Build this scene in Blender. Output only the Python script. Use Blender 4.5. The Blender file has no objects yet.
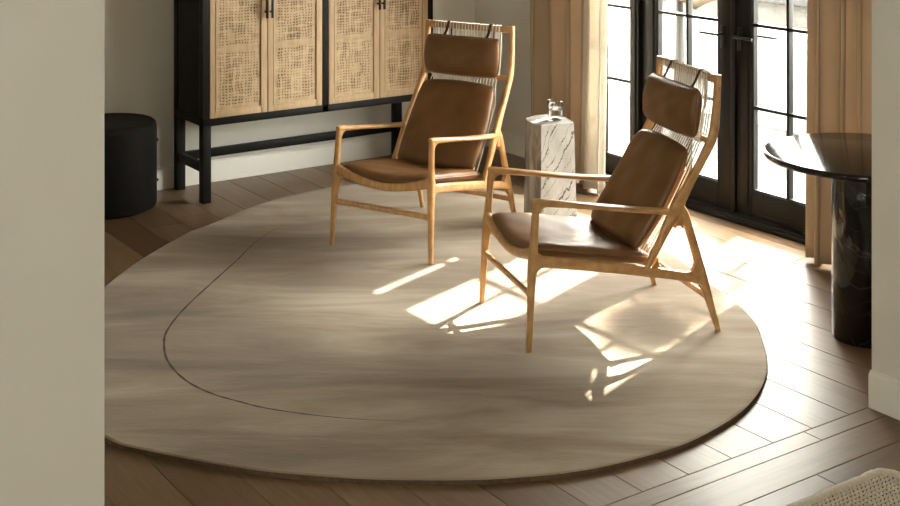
import bpy, bmesh, math, random
from mathutils import Vector, Matrix
S = bpy.context.scene
COL = S.collection
PI = math.pi
random.seed(7)

# ------------------------------------------------------------------ materials
def new_mat(name):
    m = bpy.data.materials.new(name); m.use_nodes = True
    nt = m.node_tree; nt.nodes.clear()
    out = nt.nodes.new('ShaderNodeOutputMaterial')
    return m, nt, out

def nd(nt, t, **kw):
    n = nt.nodes.new(t)
    for k, v in kw.items():
        if k.startswith('i_'):
            n.inputs[k[2:].replace('_', ' ')].default_value = v
        else:
            setattr(n, k, v)
    return n

def c4(c): return (c[0], c[1], c[2], 1)

def coords(nt, kind='Object', scale=(1, 1, 1), rot=(0, 0, 0), loc=(0, 0, 0)):
    tc = nd(nt, 'ShaderNodeTexCoord'); mp = nd(nt, 'ShaderNodeMapping')
    mp.inputs['Rotation'].default_value = rot
    nt.links.new(tc.outputs[kind], mp.inputs['Vector'])
    m2 = nd(nt, 'ShaderNodeMapping'); m2.inputs['Scale'].default_value = scale; m2.inputs['Location'].default_value = loc
    nt.links.new(mp.outputs['Vector'], m2.inputs['Vector'])
    return m2.outputs['Vector']

def noise(nt, vec, scale=5, detail=4, rough=.5, dist=0):
    n = nd(nt, 'ShaderNodeTexNoise')
    n.inputs['Scale'].default_value = scale; n.inputs['Detail'].default_value = detail
    n.inputs['Roughness'].default_value = rough; n.inputs['Distortion'].default_value = dist
    if vec is not None: nt.links.new(vec, n.inputs['Vector'])
    return n.outputs['Fac']

def ramp(nt, fac, stops):
    r = nd(nt, 'ShaderNodeValToRGB')
    e = r.color_ramp.elements
    while len(e) < len(stops): e.new(.5)
    for i, (p, c) in enumerate(stops):
        e[i].position = p; e[i].color = c4(c) if len(c) == 3 else c
    nt.links.new(fac, r.inputs['Fac'])
    return r.outputs['Color']

def mix(nt, a, b, fac, mode='MIX'):
    m = nd(nt, 'ShaderNodeMix', data_type='RGBA', blend_type=mode)
    for s, v in ((m.inputs[6], a), (m.inputs[7], b), (m.inputs[0], fac)):
        if isinstance(v, (int, float)): s.default_value = v
        elif isinstance(v, tuple): s.default_value = c4(v)
        else: nt.links.new(v, s)
    return m.outputs[2]

def mth(nt, op, a, b=None, clamp=False):
    m = nd(nt, 'ShaderNodeMath', operation=op, use_clamp=clamp)
    for s, v in ((m.inputs[0], a), (m.inputs[1], b)):
        if v is None: continue
        if isinstance(v, (int, float)): s.default_value = v
        else: nt.links.new(v, s)
    return m.outputs[0]

def bump(nt, h, strength=.2, dist=.01):
    b = nd(nt, 'ShaderNodeBump'); b.inputs['Strength'].default_value = strength; b.inputs['Distance'].default_value = dist
    nt.links.new(h, b.inputs['Height'])
    return b.outputs['Normal']

def principled(nt, out, color, rough=.5, normal=None, **kw):
    p = nd(nt, 'ShaderNodeBsdfPrincipled')
    for s, v in (('Base Color', color), ('Roughness', rough), ('Normal', normal)):
        if v is None: continue
        if isinstance(v, (int, float)): p.inputs[s].default_value = v
        elif isinstance(v, tuple): p.inputs[s].default_value = c4(v)
        else: nt.links.new(v, p.inputs[s])
    for k, v in kw.items():
        p.inputs[k.replace('_', ' ')].default_value = v
    if out is not None: nt.links.new(p.outputs[0], out.inputs['Surface'])
    return p

def m_noise(name, a, b, scale=(1, 1, 1), ns=6, rough=.5, bs=.0, bn=60, lo=.35, hi=.65, kind='Object', detail=5, **kw):
    m, nt, out = new_mat(name)
    v = coords(nt, kind, scale)
    f = noise(nt, v, ns, detail)
    col = ramp(nt, f, [(lo, a), (hi, b)])
    nrm = None
    if bs: nrm = bump(nt, noise(nt, v, bn, 3), bs, .004)
    principled(nt, out, col, rough, nrm, **kw)
    return m

M = {}
M['wall'] = m_noise('wall_paint', (.80, .795, .73), (.825, .82, .755), ns=3, rough=.75, bs=.04, bn=150)
M['trim'] = m_noise('trim_paint', (.85, .84, .78), (.87, .86, .80), ns=3, rough=.5)
M['ceiling'] = m_noise('ceiling_paint', (.72, .70, .65), (.75, .73, .68), ns=3, rough=.9)
M['black_wood'] = m_noise('black_stained_wood', (0.0048, 0.0044, 0.004), (0.008, 0.0072, 0.0064), scale=(6, 6, 1.2), ns=12, rough=.55, bs=.15, bn=30, Specular_IOR_Level=.25)
M['oak'] = m_noise('oiled_oak', (.50, .275, .108), (.645, .39, .168), scale=(3, 9, 3), ns=7, rough=.33, bs=.06, bn=25)
M['oak_vertical'] = M['oak']
M['leather'] = m_noise('brown_leather', (.140, .063, .019), (.235, .114, .039), ns=5, rough=.44, bs=.22, bn=26, lo=.3, hi=.75)
M['leather_edge'] = m_noise('leather_piping', (.17, .10, .05), (.24, .14, .075), ns=12, rough=.5)
M['strap'] = m_noise('dark_leather_strap', (.05, .024, .012), (.08, .04, .02), ns=20, rough=.5)
M['cord'] = m_noise('paper_cord', (.78, .74, .66), (.88, .85, .78), ns=80, rough=.8, bs=.3, bn=300)
M['door'] = m_noise('black_painted_steel', (0.004, 0.0036, 0.0032), (0.0064, 0.0058, 0.005), ns=8, rough=.42, Specular_IOR_Level=.2)
M['metal'] = m_noise('black_metal', (.012, .011, .010), (.02, .018, .016), ns=20, rough=.35, Metallic=.3)
M['bronze'] = m_noise('dark_bronze', (.10, .07, .045), (.14, .10, .06), ns=20, rough=.35, Metallic=.8)
M['cane_frame'] = m_noise('pale_ash', (0.54, 0.3825, 0.225), (0.621, 0.459, 0.288), scale=(9, 9, 1), ns=8, rough=.55, bs=.05, bn=40)
M['cane_back'] = m_noise('dark_brown_board', (.11, .08, .05), (.15, .11, .07), ns=8, rough=.8)  # dark brown wood behind the cane gaps
M['stool'] = m_noise('black_felted_stool', (0.0048, 0.004, 0.0034), (0.0072, 0.0062, 0.0052), ns=40, rough=.75, bs=.2, bn=200, Specular_IOR_Level=.2)
M['patio'] = m_noise('patio_stone', (0.0152, 0.0152, 0.0148), (0.02, 0.02, 0.0196), ns=2.5, rough=.8)
M['garden_white'] = m_noise('white_render', (.30, .30, .29), (.34, .34, .33), ns=6, rough=.9)
M['coping'] = m_noise('grey_coping', (0.0128, 0.0132, 0.0132), (0.016, 0.0164, 0.0164), ns=6, rough=.85)
M['parasol'] = m_noise('parasol_cloth', (.050, .036, .021), (.062, .046, .028), ns=8, rough=.9)
M['post'] = m_noise('pale_post', (.026, .0245, .021), (.031, .029, .025), ns=5, rough=.7)
M['lawn'] = m_noise('outside_ground', (.30, .29, .25), (.42, .41, .37), ns=1.2, rough=.95)
M['leaf'] = m_noise('leaf_green', (.035, .07, .02), (.08, .13, .035), ns=4, rough=.6)
M['bark'] = m_noise('tree_bark', (.10, .07, .045), (.18, .13, .09), scale=(6, 6, 1), ns=8, rough=.9, bs=.5, bn=30)

def m_stone_wall():
    m, nt, out = new_mat('rough_stone')
    v = coords(nt, 'Object', (1, 1, 1.4))
    vo = nd(nt, 'ShaderNodeTexVoronoi', feature='DISTANCE_TO_EDGE'); vo.inputs['Scale'].default_value = 7
    nt.links.new(v, vo.inputs['Vector'])
    f = noise(nt, v, 9, 6, .6)
    col = ramp(nt, f, [(.3, (.024, .022, .019)), (.7, (.036, .034, .030))])
    e = ramp(nt, vo.outputs['Distance'], [(.0, (.55, .5, .45)), (.06, (1, 1, 1))])
    principled(nt, out, mix(nt, col, e, .7, 'MULTIPLY'), .9, bump(nt, f, .4, .02))
    return m
M['stone'] = m_stone_wall()

def m_floor():
    m, nt, out = new_mat('oak_plank_floor')
    uv = coords(nt, 'UV', (1.1, 13, 1))
    uv2 = coords(nt, 'UV', (2.5, 60, 1))
    at = nd(nt, 'ShaderNodeAttribute', attribute_name='plank')
    sep = nd(nt, 'ShaderNodeSeparateColor'); nt.links.new(at.outputs['Color'], sep.inputs[0])
    base = ramp(nt, sep.outputs[0], [(0, (0.152, 0.0912, 0.0471)), (.5, (0.2052, 0.1307, 0.0714)), (1, (0.2546, 0.1687, 0.0988))])
    g = noise(nt, uv, 2.2, 6, .6, 1.2)
    grain = ramp(nt, g, [(.28, (.74, .71, .68)), (.55, (1, 1, 1)), (.8, (1.1, 1.08, 1.05))])
    col = mix(nt, base, grain, .9, 'MULTIPLY')
    f2 = noise(nt, uv2, 2, 3, .5)
    col = mix(nt, col, ramp(nt, f2, [(.3, (.86, .84, .82)), (.65, (1, 1, 1))]), .6, 'MULTIPLY')
    r = mth(nt, 'MULTIPLY_ADD', g, .06); nt.nodes[-1].inputs[2].default_value = .36
    principled(nt, out, col, r, bump(nt, f2, .06, .002), Specular_IOR_Level=.37)
    return m
M['floor'] = m_floor()
M['subfloor'] = m_noise('dark_subfloor', (.02, .014, .009), (.03, .02, .012), rough=.9)  # dark base seen in the plank gaps

def m_rug():
    m, nt, out = new_mat('brushed_wool')
    ang = math.radians(34.5)
    v1 = coords(nt, 'Object', (.5, 2.1, 1), (0, 0, ang), (5.2, 2.9, 0))
    v2 = coords(nt, 'Object', (2.0, 34, 1), (0, 0, ang))
    v3 = coords(nt, 'Object', (.45, .60, 1), (0, 0, ang), (3.1, 1.7, 0))
    a = noise(nt, v1, 1.6, 5, .6, .6); b = noise(nt, v2, 2.0, 4, .6); c = noise(nt, v3, 1.6, 2, .4)
    col = ramp(nt, a, [(.35, (0.18, 0.1256, 0.0704)), (.50, (0.292, 0.224, 0.1424)), (.65, (0.416, 0.356, 0.268))])
    col = mix(nt, col, ramp(nt, b, [(.3, (.74, .72, .70)), (.6, (1, 1, 1))]), .38, 'MULTIPLY')
    col = mix(nt, col, ramp(nt, c, [(.38, (.64, .56, .46)), (.60, (1.15, 1.15, 1.16))]), .8, 'MULTIPLY')  # broad dye mottle, contrast raised to imitate soft chair shade
    fine = noise(nt, coords(nt, 'Object', (60, 200, 60), (0, 0, ang)), 1.0, 2)
    principled(nt, out, col, .95, bump(nt, fine, .35, .004), Sheen_Weight=.25, Sheen_Roughness=.5)
    return m
M['rug'] = m_rug()
M['rug_edge'] = m_noise('rug_binding', (.10, .065, .035), (.15, .10, .06), ns=60, rough=.95)
M['rug_line'] = m_noise('carved_dark_yarn', (.055, .040, .026), (.085, .062, .04), ns=40, rough=1)

def m_weave_rug():
    m, nt, out = new_mat('chunky_weave')
    f = noise(nt, coords(nt, 'Object', (40, 40, 40)), 3, 3)
    principled(nt, out, ramp(nt, f, [(.3, (0.589, 0.532, 0.4275)), (.7, (0.76, 0.703, 0.5985))]), .95, bump(nt, f, .4, .004))
    return m
M['weave'] = m_weave_rug()

def m_cane():
    """irregular loose cane weave: strands over open gaps"""
    m, nt, out = new_mat('woven_cane')
    # wobble
    nz = nd(nt, 'ShaderNodeTexNoise'); nz.inputs['Scale'].default_value = 14; nz.inputs['Detail'].default_value = 1
    tc = nd(nt, 'ShaderNodeTexCoord'); nt.links.new(tc.outputs['UV'], nz.inputs['Vector'])
    wob = nd(nt, 'ShaderNodeVectorMath', operation='MULTIPLY_ADD')
    nt.links.new(nz.outputs['Color'], wob.inputs[0]); wob.inputs[1].default_value = (.022, .022, 0)
    nt.links.new(tc.outputs['UV'], wob.inputs[2])
    sx = nd(nt, 'ShaderNodeSeparateXYZ'); nt.links.new(wob.outputs[0], sx.inputs[0])
    def strands(axis, pitch, seed, lo, hi):
        x = mth(nt, 'DIVIDE', sx.outputs[axis], pitch)
        fr = mth(nt, 'FRACT', x)
        d = mth(nt, 'ABSOLUTE', mth(nt, 'SUBTRACT', fr, .5))       # 0 at strand centre
        idx = mth(nt, 'FLOOR', x)
        cv = nd(nt, 'ShaderNodeCombineXYZ'); nt.links.new(idx, cv.inputs[0])
        other = mth(nt, 'MULTIPLY', sx.outputs[1 - axis], 7.0)
        nt.links.new(other, cv.inputs[1]); cv.inputs[2].default_value = seed
        w = noise(nt, cv.outputs[0], 1.0, 2)
        wid = nd(nt, 'ShaderNodeMapRange'); nt.links.new(w, wid.inputs[0])
        wid.inputs[1].default_value = .3; wid.inputs[2].default_value = .7; wid.inputs[3].default_value = lo; wid.inputs[4].default_value = hi
        return mth(nt, 'LESS_THAN', d, wid.outputs[0]), w
    a, wa = strands(0, .0190, 3.3, .12, .47)
    b, wb = strands(1, .0165, 8.1, .10, .47)
    # denser bands near the panel edge and here and there
    dense = noise(nt, coords(nt, 'UV', (5, 3.2, 1)), 1.0, 2)
    cover = mth(nt, 'MAXIMUM', a, b)
    cover = mth(nt, 'MAXIMUM', cover, mth(nt, 'GREATER_THAN', dense, .67))
    at = nd(nt, 'ShaderNodeAttribute', attribute_name='edge')
    cover = mth(nt, 'MAXIMUM', cover, mth(nt, 'GREATER_THAN', at.outputs['Fac'], .5))
    tint = mth(nt, 'ADD', mth(nt, 'MULTIPLY', wa, .5), mth(nt, 'MULTIPLY', wb, .5))
    col = ramp(nt, tint, [(.3, (0.414, 0.279, 0.153)), (.5, (0.558, 0.405, 0.243)), (.7, (0.666, 0.513, 0.333))])
    p = principled(nt, None, col, .6)
    tr = nd(nt, 'ShaderNodeBsdfTransparent')
    ms = nd(nt, 'ShaderNodeMixShader')
    nt.links.new(cover, ms.inputs[0]); nt.links.new(tr.outputs[0], ms.inputs[1]); nt.links.new(p.outputs[0], ms.inputs[2])
    nt.links.new(ms.outputs[0], out.inputs['Surface'])
    return m
M['cane'] = m_cane()

def m_pane():
    m, nt, out = new_mat('window_glass')
    tr = nd(nt, 'ShaderNodeBsdfTransparent'); tr.inputs[0].default_value = (.96, .97, .96, 1)
    gl = nd(nt, 'ShaderNodeBsdfGlossy'); gl.inputs['Roughness'].default_value = .02
    lw = nd(nt, 'ShaderNodeLayerWeight')
    fac = mth(nt, 'ADD', mth(nt, 'MULTIPLY', mth(nt, 'POWER', lw.outputs['Facing'], 4.0), .5), .03)
    ms = nd(nt, 'ShaderNodeMixShader')
    nt.links.new(fac, ms.inputs[0]); nt.links.new(tr.outputs[0], ms.inputs[1]); nt.links.new(gl.outputs[0], ms.inputs[2])
    nt.links.new(ms.outputs[0], out.inputs['Surface'])
    return m
M['pane'] = m_pane()

def m_clear(name, ior, col=(1, 1, 1)):
    m, nt, out = new_mat(name)
    principled(nt, out, col, .0, None, Transmission_Weight=1.0, IOR=ior)
    return m
M['glass'] = m_clear('clear_glass', 1.45)
M['water'] = m_clear('water', 1.33)

def m_marble(name, base, vein, grey, rough=.18, spec=.5):
    m, nt, out = new_mat(name)
    tc = nd(nt, 'ShaderNodeTexCoord'); sx = nd(nt, 'ShaderNodeSeparateXYZ'); nt.links.new(tc.outputs['Object'], sx.inputs[0])
    p = mth(nt, 'SUBTRACT', mth(nt, 'ADD', sx.outputs[0], mth(nt, 'MULTIPLY', sx.outputs[1], .6)), mth(nt, 'MULTIPLY', sx.outputs[2], .62))
    warp = noise(nt, coords(nt, 'Object', (1, 1, .6), (0, 0, 0), (1.7, .4, 2.2)), 5.5, 5, .6)
    def lines(freq, amp, w, sd):
        ph = mth(nt, 'ADD', mth(nt, 'MULTIPLY', p, freq), mth(nt, 'MULTIPLY', warp, amp))
        d = mth(nt, 'ABSOLUTE', mth(nt, 'SUBTRACT', mth(nt, 'FRACT', ph), .5))
        k = noise(nt, coords(nt, 'Object', (1, 1, 1), (0, 0, 0), (sd, sd * 2, sd)), 9, 3)
        ww = mth(nt, 'MULTIPLY', mth(nt, 'SUBTRACT', k, .36, True), w)
        return mth(nt, 'LESS_THAN', d, ww)
    v = mth(nt, 'MAXIMUM', lines(9, 2.4, .16, 3.1), lines(21, 3.4, .13, 6.4))
    cloud = ramp(nt, noise(nt, coords(nt, 'Object', (1, 1, .6)), 5, 5, .6, .8), [(.35, (1, 1, 1)), (.7, grey)])
    col = mix(nt, mix(nt, base, cloud, .9, 'MULTIPLY'), vein, mth(nt, 'MULTIPLY', v, .85))
    principled(nt, out, col, rough, None, Specular_IOR_Level=spec)
    return m
M['marble'] = m_marble('white_veined_marble', (0.425, 0.4208, 0.3995), (0.0595, 0.0595, 0.0595), (0.561, 0.561, 0.561))
M['black_marble'] = m_marble('black_polished_marble', (.006, .0055, .005), (.035, .033, .03), (.8, .8, .8), .10, .42)

def m_grey_marble():
    m, nt, out = new_mat('grey_streaked_marble')
    v = coords(nt, 'Object', (9, 9, 1.2), (.05, .1, .2))
    f = noise(nt, v, 2.2, 6, .6, 1.0)
    principled(nt, out, ramp(nt, f, [(.3, (.11, .11, .11)), (.5, (.25, .25, .245)), (.7, (.45, .445, .43))]), .25)
    return m
M['grey_marble'] = m_grey_marble()

def m_cloth(name, a, b, trans=.35, sc=1.0):
    m, nt, out = new_mat(name)
    v = coords(nt, 'Object', (1, 1, .25))
    f = noise(nt, v, 10 * sc, 4)
    w = noise(nt, coords(nt, 'Object', (220, 220, 120)), 1, 2)
    col = ramp(nt, f, [(.3, a), (.7, b)])
    p = principled(nt, None, col, .9, bump(nt, w, .25, .003))
    t = nd(nt, 'ShaderNodeBsdfTranslucent'); nt.links.new(col, t.inputs[0])
    ms = nd(nt, 'ShaderNodeMixShader'); ms.inputs[0].default_value = trans
    nt.links.new(p.outputs[0], ms.inputs[1]); nt.links.new(t.outputs[0], ms.inputs[2])
    nt.links.new(ms.outputs[0], out.inputs['Surface'])
    return m
M['curtain'] = m_cloth('tan_linen', (.475, .375, .262), (.495, .393, .278), .16)
M['lining'] = m_cloth('cream_lining', (0.666, 0.621, 0.54), (0.738, 0.693, 0.612), .28)

# ------------------------------------------------------------------ mesh builder
class MB:
    def __init__(s): s.bm = bmesh.new()
    def box(s, lo, hi, bevel=0, seg=2):
        b = bmesh.new()
        bmesh.ops.create_cube(b, size=1)
        c = [(lo[i] + hi[i]) / 2 for i in range(3)]; d = [abs(hi[i] - lo[i]) for i in range(3)]
        for v in b.verts: v.co = Vector((c[0] + v.co.x * d[0], c[1] + v.co.y * d[1], c[2] + v.co.z * d[2]))
        if bevel: bmesh.ops.bevel(b, geom=b.edges[:], offset=bevel, segments=seg, profile=.5, affect='EDGES')
        s._merge(b); return s
    def _merge(s, b):
        me = bpy.data.meshes.new('tmp'); b.to_mesh(me); b.free(); s.bm.from_mesh(me); bpy.data.meshes.remove(me)
    def loft(s, pts, sizes, ref, n=14, power=2.6, caps=True, flat=False):
        """sweep a rounded section: sizes (half along ref, half along the other axis)"""
        pts = [Vector(p) for p in pts]; ref = Vector(ref); rings = []
        for i, p in enumerate(pts):
            t = (pts[min(i + 1, len(pts) - 1)] - pts[max(i - 1, 0)]).normalized()
            a = (ref - t * ref.dot(t)).normalized(); b = t.cross(a)
            ha, hb = sizes[i]; ring = []
            for k in range(n):
                th = 2 * PI * k / n; ca, sa = math.cos(th), math.sin(th)
                x = math.copysign(abs(ca) ** (2 / power), ca) * ha; y = math.copysign(abs(sa) ** (2 / power), sa) * hb
                ring.append(s.bm.verts.new(p + a * x + b * y))
            rings.append(ring)
        for r0, r1 in zip(rings, rings[1:]):
            for k in range(n): s.bm.faces.new((r0[k], r0[(k + 1) % n], r1[(k + 1) % n], r1[k]))
        if flat:
            for v in rings[0]: v.co.z = pts[0].z
        if caps:
            s.bm.faces.new(list(reversed(rings[0]))); s.bm.faces.new(rings[-1])
        return s
    def tube(s, pts, r, n=8):
        t = (Vector(pts[-1]) - Vector(pts[0])); ref = Vector((0, 0, 1)) if abs(t.normalized().z) < .9 else Vector((1, 0, 0))
        return s.loft(pts, [(r, r)] * len(pts), ref, n, 2.0)
    def prism(s, poly, axis, h0, h1, origin=Vector((0, 0, 0)), u=None, v=None):
        u, v, axis, origin = Vector(u), Vector(v), Vector(axis), Vector(origin)
        A = [s.bm.verts.new(origin + u * p[0] + v * p[1] + axis * h0) for p in poly]
        B = [s.bm.verts.new(origin + u * p[0] + v * p[1] + axis * h1) for p in poly]
        n = len(poly)
        for k in range(n): s.bm.faces.new((A[k], A[(k + 1) % n], B[(k + 1) % n], B[k]))
        s.bm.faces.new(list(reversed(A))); s.bm.faces.new(B)
        return s
    def lathe(s, prof, cx=0, cy=0, n=48):
        rings = []
        for r, z in prof:
            if r < 1e-6: rings.append([s.bm.verts.new((cx, cy, z))])
            else: rings.append([s.bm.verts.new((cx + r * math.cos(2 * PI * k / n), cy + r * math.sin(2 * PI * k / n), z)) for k in range(n)])
        for a, b in zip(rings, rings[1:]):
            for k in range(n):
                k2 = (k + 1) % n
                if len(a) == 1 and len(b) == 1: continue
                if len(a) == 1: s.bm.faces.new((a[0], b[k], b[k2]))
                elif len(b) == 1: s.bm.faces.new((a[k], a[k2], b[0]))
                else: s.bm.faces.new((a[k], a[k2], b[k2], b[k]))
        return s
    def grid(s, f, nu, nv, closed_u=False):
        V = [[s.bm.verts.new(f(i / (nu if closed_u else nu), j / nv)) for j in range(nv + 1)] for i in range(nu + (0 if closed_u else 1))]
        R = len(V)
        for i in range(R if closed_u else R - 1):
            for j in range(nv):
                s.bm.faces.new((V[i][j], V[(i + 1) % R][j], V[(i + 1) % R][j + 1], V[i][j + 1]))
        return s
    def build(s, name, mat, parent=None, angle=40, weld=False, **props):
        if weld: bmesh.ops.remove_doubles(s.bm, verts=s.bm.verts[:], dist=1e-5)
        bmesh.ops.recalc_face_normals(s.bm, faces=s.bm.faces[:])
        me = bpy.data.meshes.new(name); s.bm.to_mesh(me); s.bm.free()
        me.materials.append(M[mat] if isinstance(mat, str) else mat)
        if angle:
            for p in me.polygons: p.use_smooth = True
            me.set_sharp_from_angle(angle=math.radians(angle))
        o = bpy.data.objects.new(name, me); COL.objects.link(o)
        if parent: o.parent = parent
        for k, v in props.items(): o[k] = v
        return o

def empty(name, loc=(0, 0, 0), rz=0, **props):
    o = bpy.data.objects.new(name, None); COL.objects.link(o)
    o.location = loc; o.rotation_euler = (0, 0, rz); o.empty_display_size = .1
    for k, v in props.items(): o[k] = v
    return o

def copy_tree(o, parent=None):
    c = o.copy(); COL.objects.link(c)
    if parent: c.parent = parent
    for ch in list(o.children): copy_tree(ch, c)
    return c

def spline(pts, n):
    """closed Catmull-Rom"""
    out = []; N = len(pts)
    for i in range(N):
        p0, p1, p2, p3 = (Vector(pts[(i + k - 1) % N]) for k in range(4))
        for j in range(n):
            t = j / n
            out.append(.5 * ((2 * p1) + (-p0 + p2) * t + (2 * p0 - 5 * p1 + 4 * p2 - p3) * t * t + (-p0 + 3 * p1 - 3 * p2 + p3) * t ** 3))
    return out

def ospline(pts, n):
    out = []; N = len(pts)
    for i in range(N - 1):
        p0, p1, p2, p3 = (Vector(pts[min(max(i + k - 1, 0), N - 1)]) for k in range(4))
        for j in range(n + (1 if i == N - 2 else 0)):
            t = j / n
            out.append(.5 * ((2 * p1) + (-p0 + p2) * t + (2 * p0 - 5 * p1 + 4 * p2 - p3) * t * t + (-p0 + 3 * p1 - 3 * p2 + p3) * t ** 3))
    return out

# ------------------------------------------------------------------ room plan (metres)
# X runs along the cabinet wall towards the corner, Y along the glazed wall; the viewer stands at the origin
XD, YB = 5.08, 7.10          # inner face of the glazed wall, of the cabinet wall
YO = 2.88                    # far face of the wall with the wide opening
YN = 2.75                    # near face of that wall
XR = 3.756                   # right-hand jamb / hall wall
XL = .977                    # left-hand jamb
HC = 2.75
FW, RG = (.5662, .8243), (.8243, -.5662)     # forward and sideways on the floor as the photograph was taken
def LD(l, d): return (FW[0] * d + RG[0] * l, FW[1] * d + RG[1] * l)

def struct(name, mb, mat, parent=None, angle=40):
    o = mb.build(name, mat, parent, angle)
    if not parent: o['kind'] = 'structure'
    return o

# ---- plank floors
def planks(name, x0, x1, y0, y1, width, along, z=0, seed=1, first=None, offset=0.0):
    rnd = random.Random(seed)
    bm = bmesh.new(); uvl = bm.loops.layers.uv.new('UVMap'); cl = bm.loops.layers.float_color.new('plank')
    a0, a1, b0, b1 = (y0, y1, x0, x1) if along == 'Y' else (x0, x1, y0, y1)
    rows = []; b = b1 - offset
    if offset: rows.append((b, b1))
    if first: rows.append((b - first, b)); b -= first
    while b > b0:
        rows.append((max(b - width, b0), b)); b -= width
    g = .0011
    for ri, (q0, q1) in enumerate(rows):
        a = a0 - rnd.random() * 1.6
        while a < a1:
            L = rnd.uniform(1.1, 2.1)
            p0, p1 = max(a, a0), min(a + L, a1); a += L
            if p1 - p0 < .02: continue
            tint, ou, ov = rnd.random(), rnd.random() * 30, rnd.random() * 30
            e = .0013
            def V(p, q, zz): return bm.verts.new((q, p, zz) if along == 'Y' else (p, q, zz))
            top = [V(p0 + g + e, q0 + g + e, z), V(p1 - g - e, q0 + g + e, z), V(p1 - g - e, q1 - g - e, z), V(p0 + g + e, q1 - g - e, z)]
            mid = [V(p0 + g, q0 + g, z - e), V(p1 - g, q0 + g, z - e), V(p1 - g, q1 - g, z - e), V(p0 + g, q1 - g, z - e)]
            low = [V(p0 + g, q0 + g, z - .012), V(p1 - g, q0 + g, z - .012), V(p1 - g, q1 - g, z - .012), V(p0 + g, q1 - g, z - .012)]
            fs = [bm.faces.new(top)]
            for k in range(4):
                k2 = (k + 1) % 4
                fs.append(bm.faces.new((mid[k], mid[k2], top[k2], top[k]))); fs.append(bm.faces.new((low[k], low[k2], mid[k2], mid[k])))
            for f in fs:
                for lp in f.loops:
                    c = lp.vert.co; p, q = (c.y, c.x) if along == 'Y' else (c.x, c.y)
                    lp[uvl].uv = (p + ou, q + ov); lp[cl] = (tint, tint, tint, 1)
    bmesh.ops.recalc_face_normals(bm, faces=bm.faces[:])
    me = bpy.data.meshes.new(name); bm.to_mesh(me); bm.free(); me.materials.append(M['floor'])
    o = bpy.data.objects.new(name, me); COL.objects.link(o); o['kind'] = 'structure'
    return o
planks('floor', 0, XD + .02, YO, YB, .1915, 'Y', seed=5, offset=.12)
planks('floor_hall', -2.2, XR, -2.6, YO, .147, 'X', seed=9, first=.0, offset=.076)
struct('floor_base', MB().box((-2.3, -2.7, -.12), (XD + .15, YB + .1, -.011)), 'subfloor')

# ---- walls, ceiling
struct('wall_back', MB().box((-.12, YB, 0), (XD + .16, YB + .14, HC)), 'wall')
struct('wall_left', MB().box((-.14, YO, 0), (0, YB, HC)), 'wall')
o = MB()
o.box((-2.3, YN, 0), (XL, YO, HC), .004)
struct('wall_jamb', o, 'wall')
struct('wall_right', MB().box((XR, -2.6, 0), (XR + .13, YO, HC), .003), 'wall')
struct('wall_return', MB().box((XR + .13, YN, 0), (XD, YO, HC)), 'wall')
struct('wall_header', MB().box((XL, YN, 2.45), (XR, YO, HC)), 'wall')
# hall behind the viewer with an added high window that lets in fill daylight
struct('wall_hall_rear', MB().box((-2.3, -2.74, 0), (XR + .13, -2.6, HC)), 'wall')
o = MB()
HW = (-2.2, -1.0, 1.75, 2.4)
o.box((-2.44, -2.74, 0), (-2.3, HW[0], HC)); o.box((-2.44, HW[1], 0), (-2.3, YO, HC))
o.box((-2.44, HW[0], 0), (-2.3, HW[1], HW[2])); o.box((-2.44, HW[0], HW[3]), (-2.3, HW[1], HC))
struct('wall_hall_left', o, 'wall')
struct('ceiling', MB().box((-2.44, -2.74, HC), (XD + .16, YB + .14, HC + .12)), 'ceiling')
# glazed wall: openings for sidelights and doors
Y0, Y1 = 3.36, 6.19          # whole opening
ZT = 2.07                    # head of the opening
o = MB()
o.box((XD, YO - .13, 0), (XD + .16, Y0, HC)); o.box((XD, Y1, 0), (XD + .16, YB, HC)); o.box((XD, Y0, ZT), (XD + .16, Y1, HC))
struct('wall_doors', o, 'wall')

# ---- baseboards
def baseboard(name, p0, p1, nrm, h=.125, t=.016):
    """p0-p1 along a wall foot, nrm the direction into the room"""
    p0, p1 = Vector((*p0, 0)), Vector((*p1, 0)); n = Vector((*nrm, 0))
    prof = [(0, 0), (t, 0), (t, h - .016), (t - .003, h - .010), (t - .007, h - .006), (t - .008, h), (0, h)]
    d = (p1 - p0)
    mb = MB(); mb.prism(prof, d.normalized(), 0, d.length, p0, n, Vector((0, 0, 1)))
    return struct(name, mb, 'trim', angle=30)
baseboard('baseboard_back', (0, YB), (XD, YB), (0, -1))
baseboard('baseboard_doors', (XD, Y1 + .02), (XD, YB), (-1, 0))
baseboard('baseboard_right', (XR, -2.6), (XR, YO), (-1, 0), .128)
baseboard('baseboard_jamb', (-2.3, YN), (XL, YN), (0, -1), .128)
baseboard('baseboard_left', (0, YO), (0, YB), (1, 0))

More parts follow.
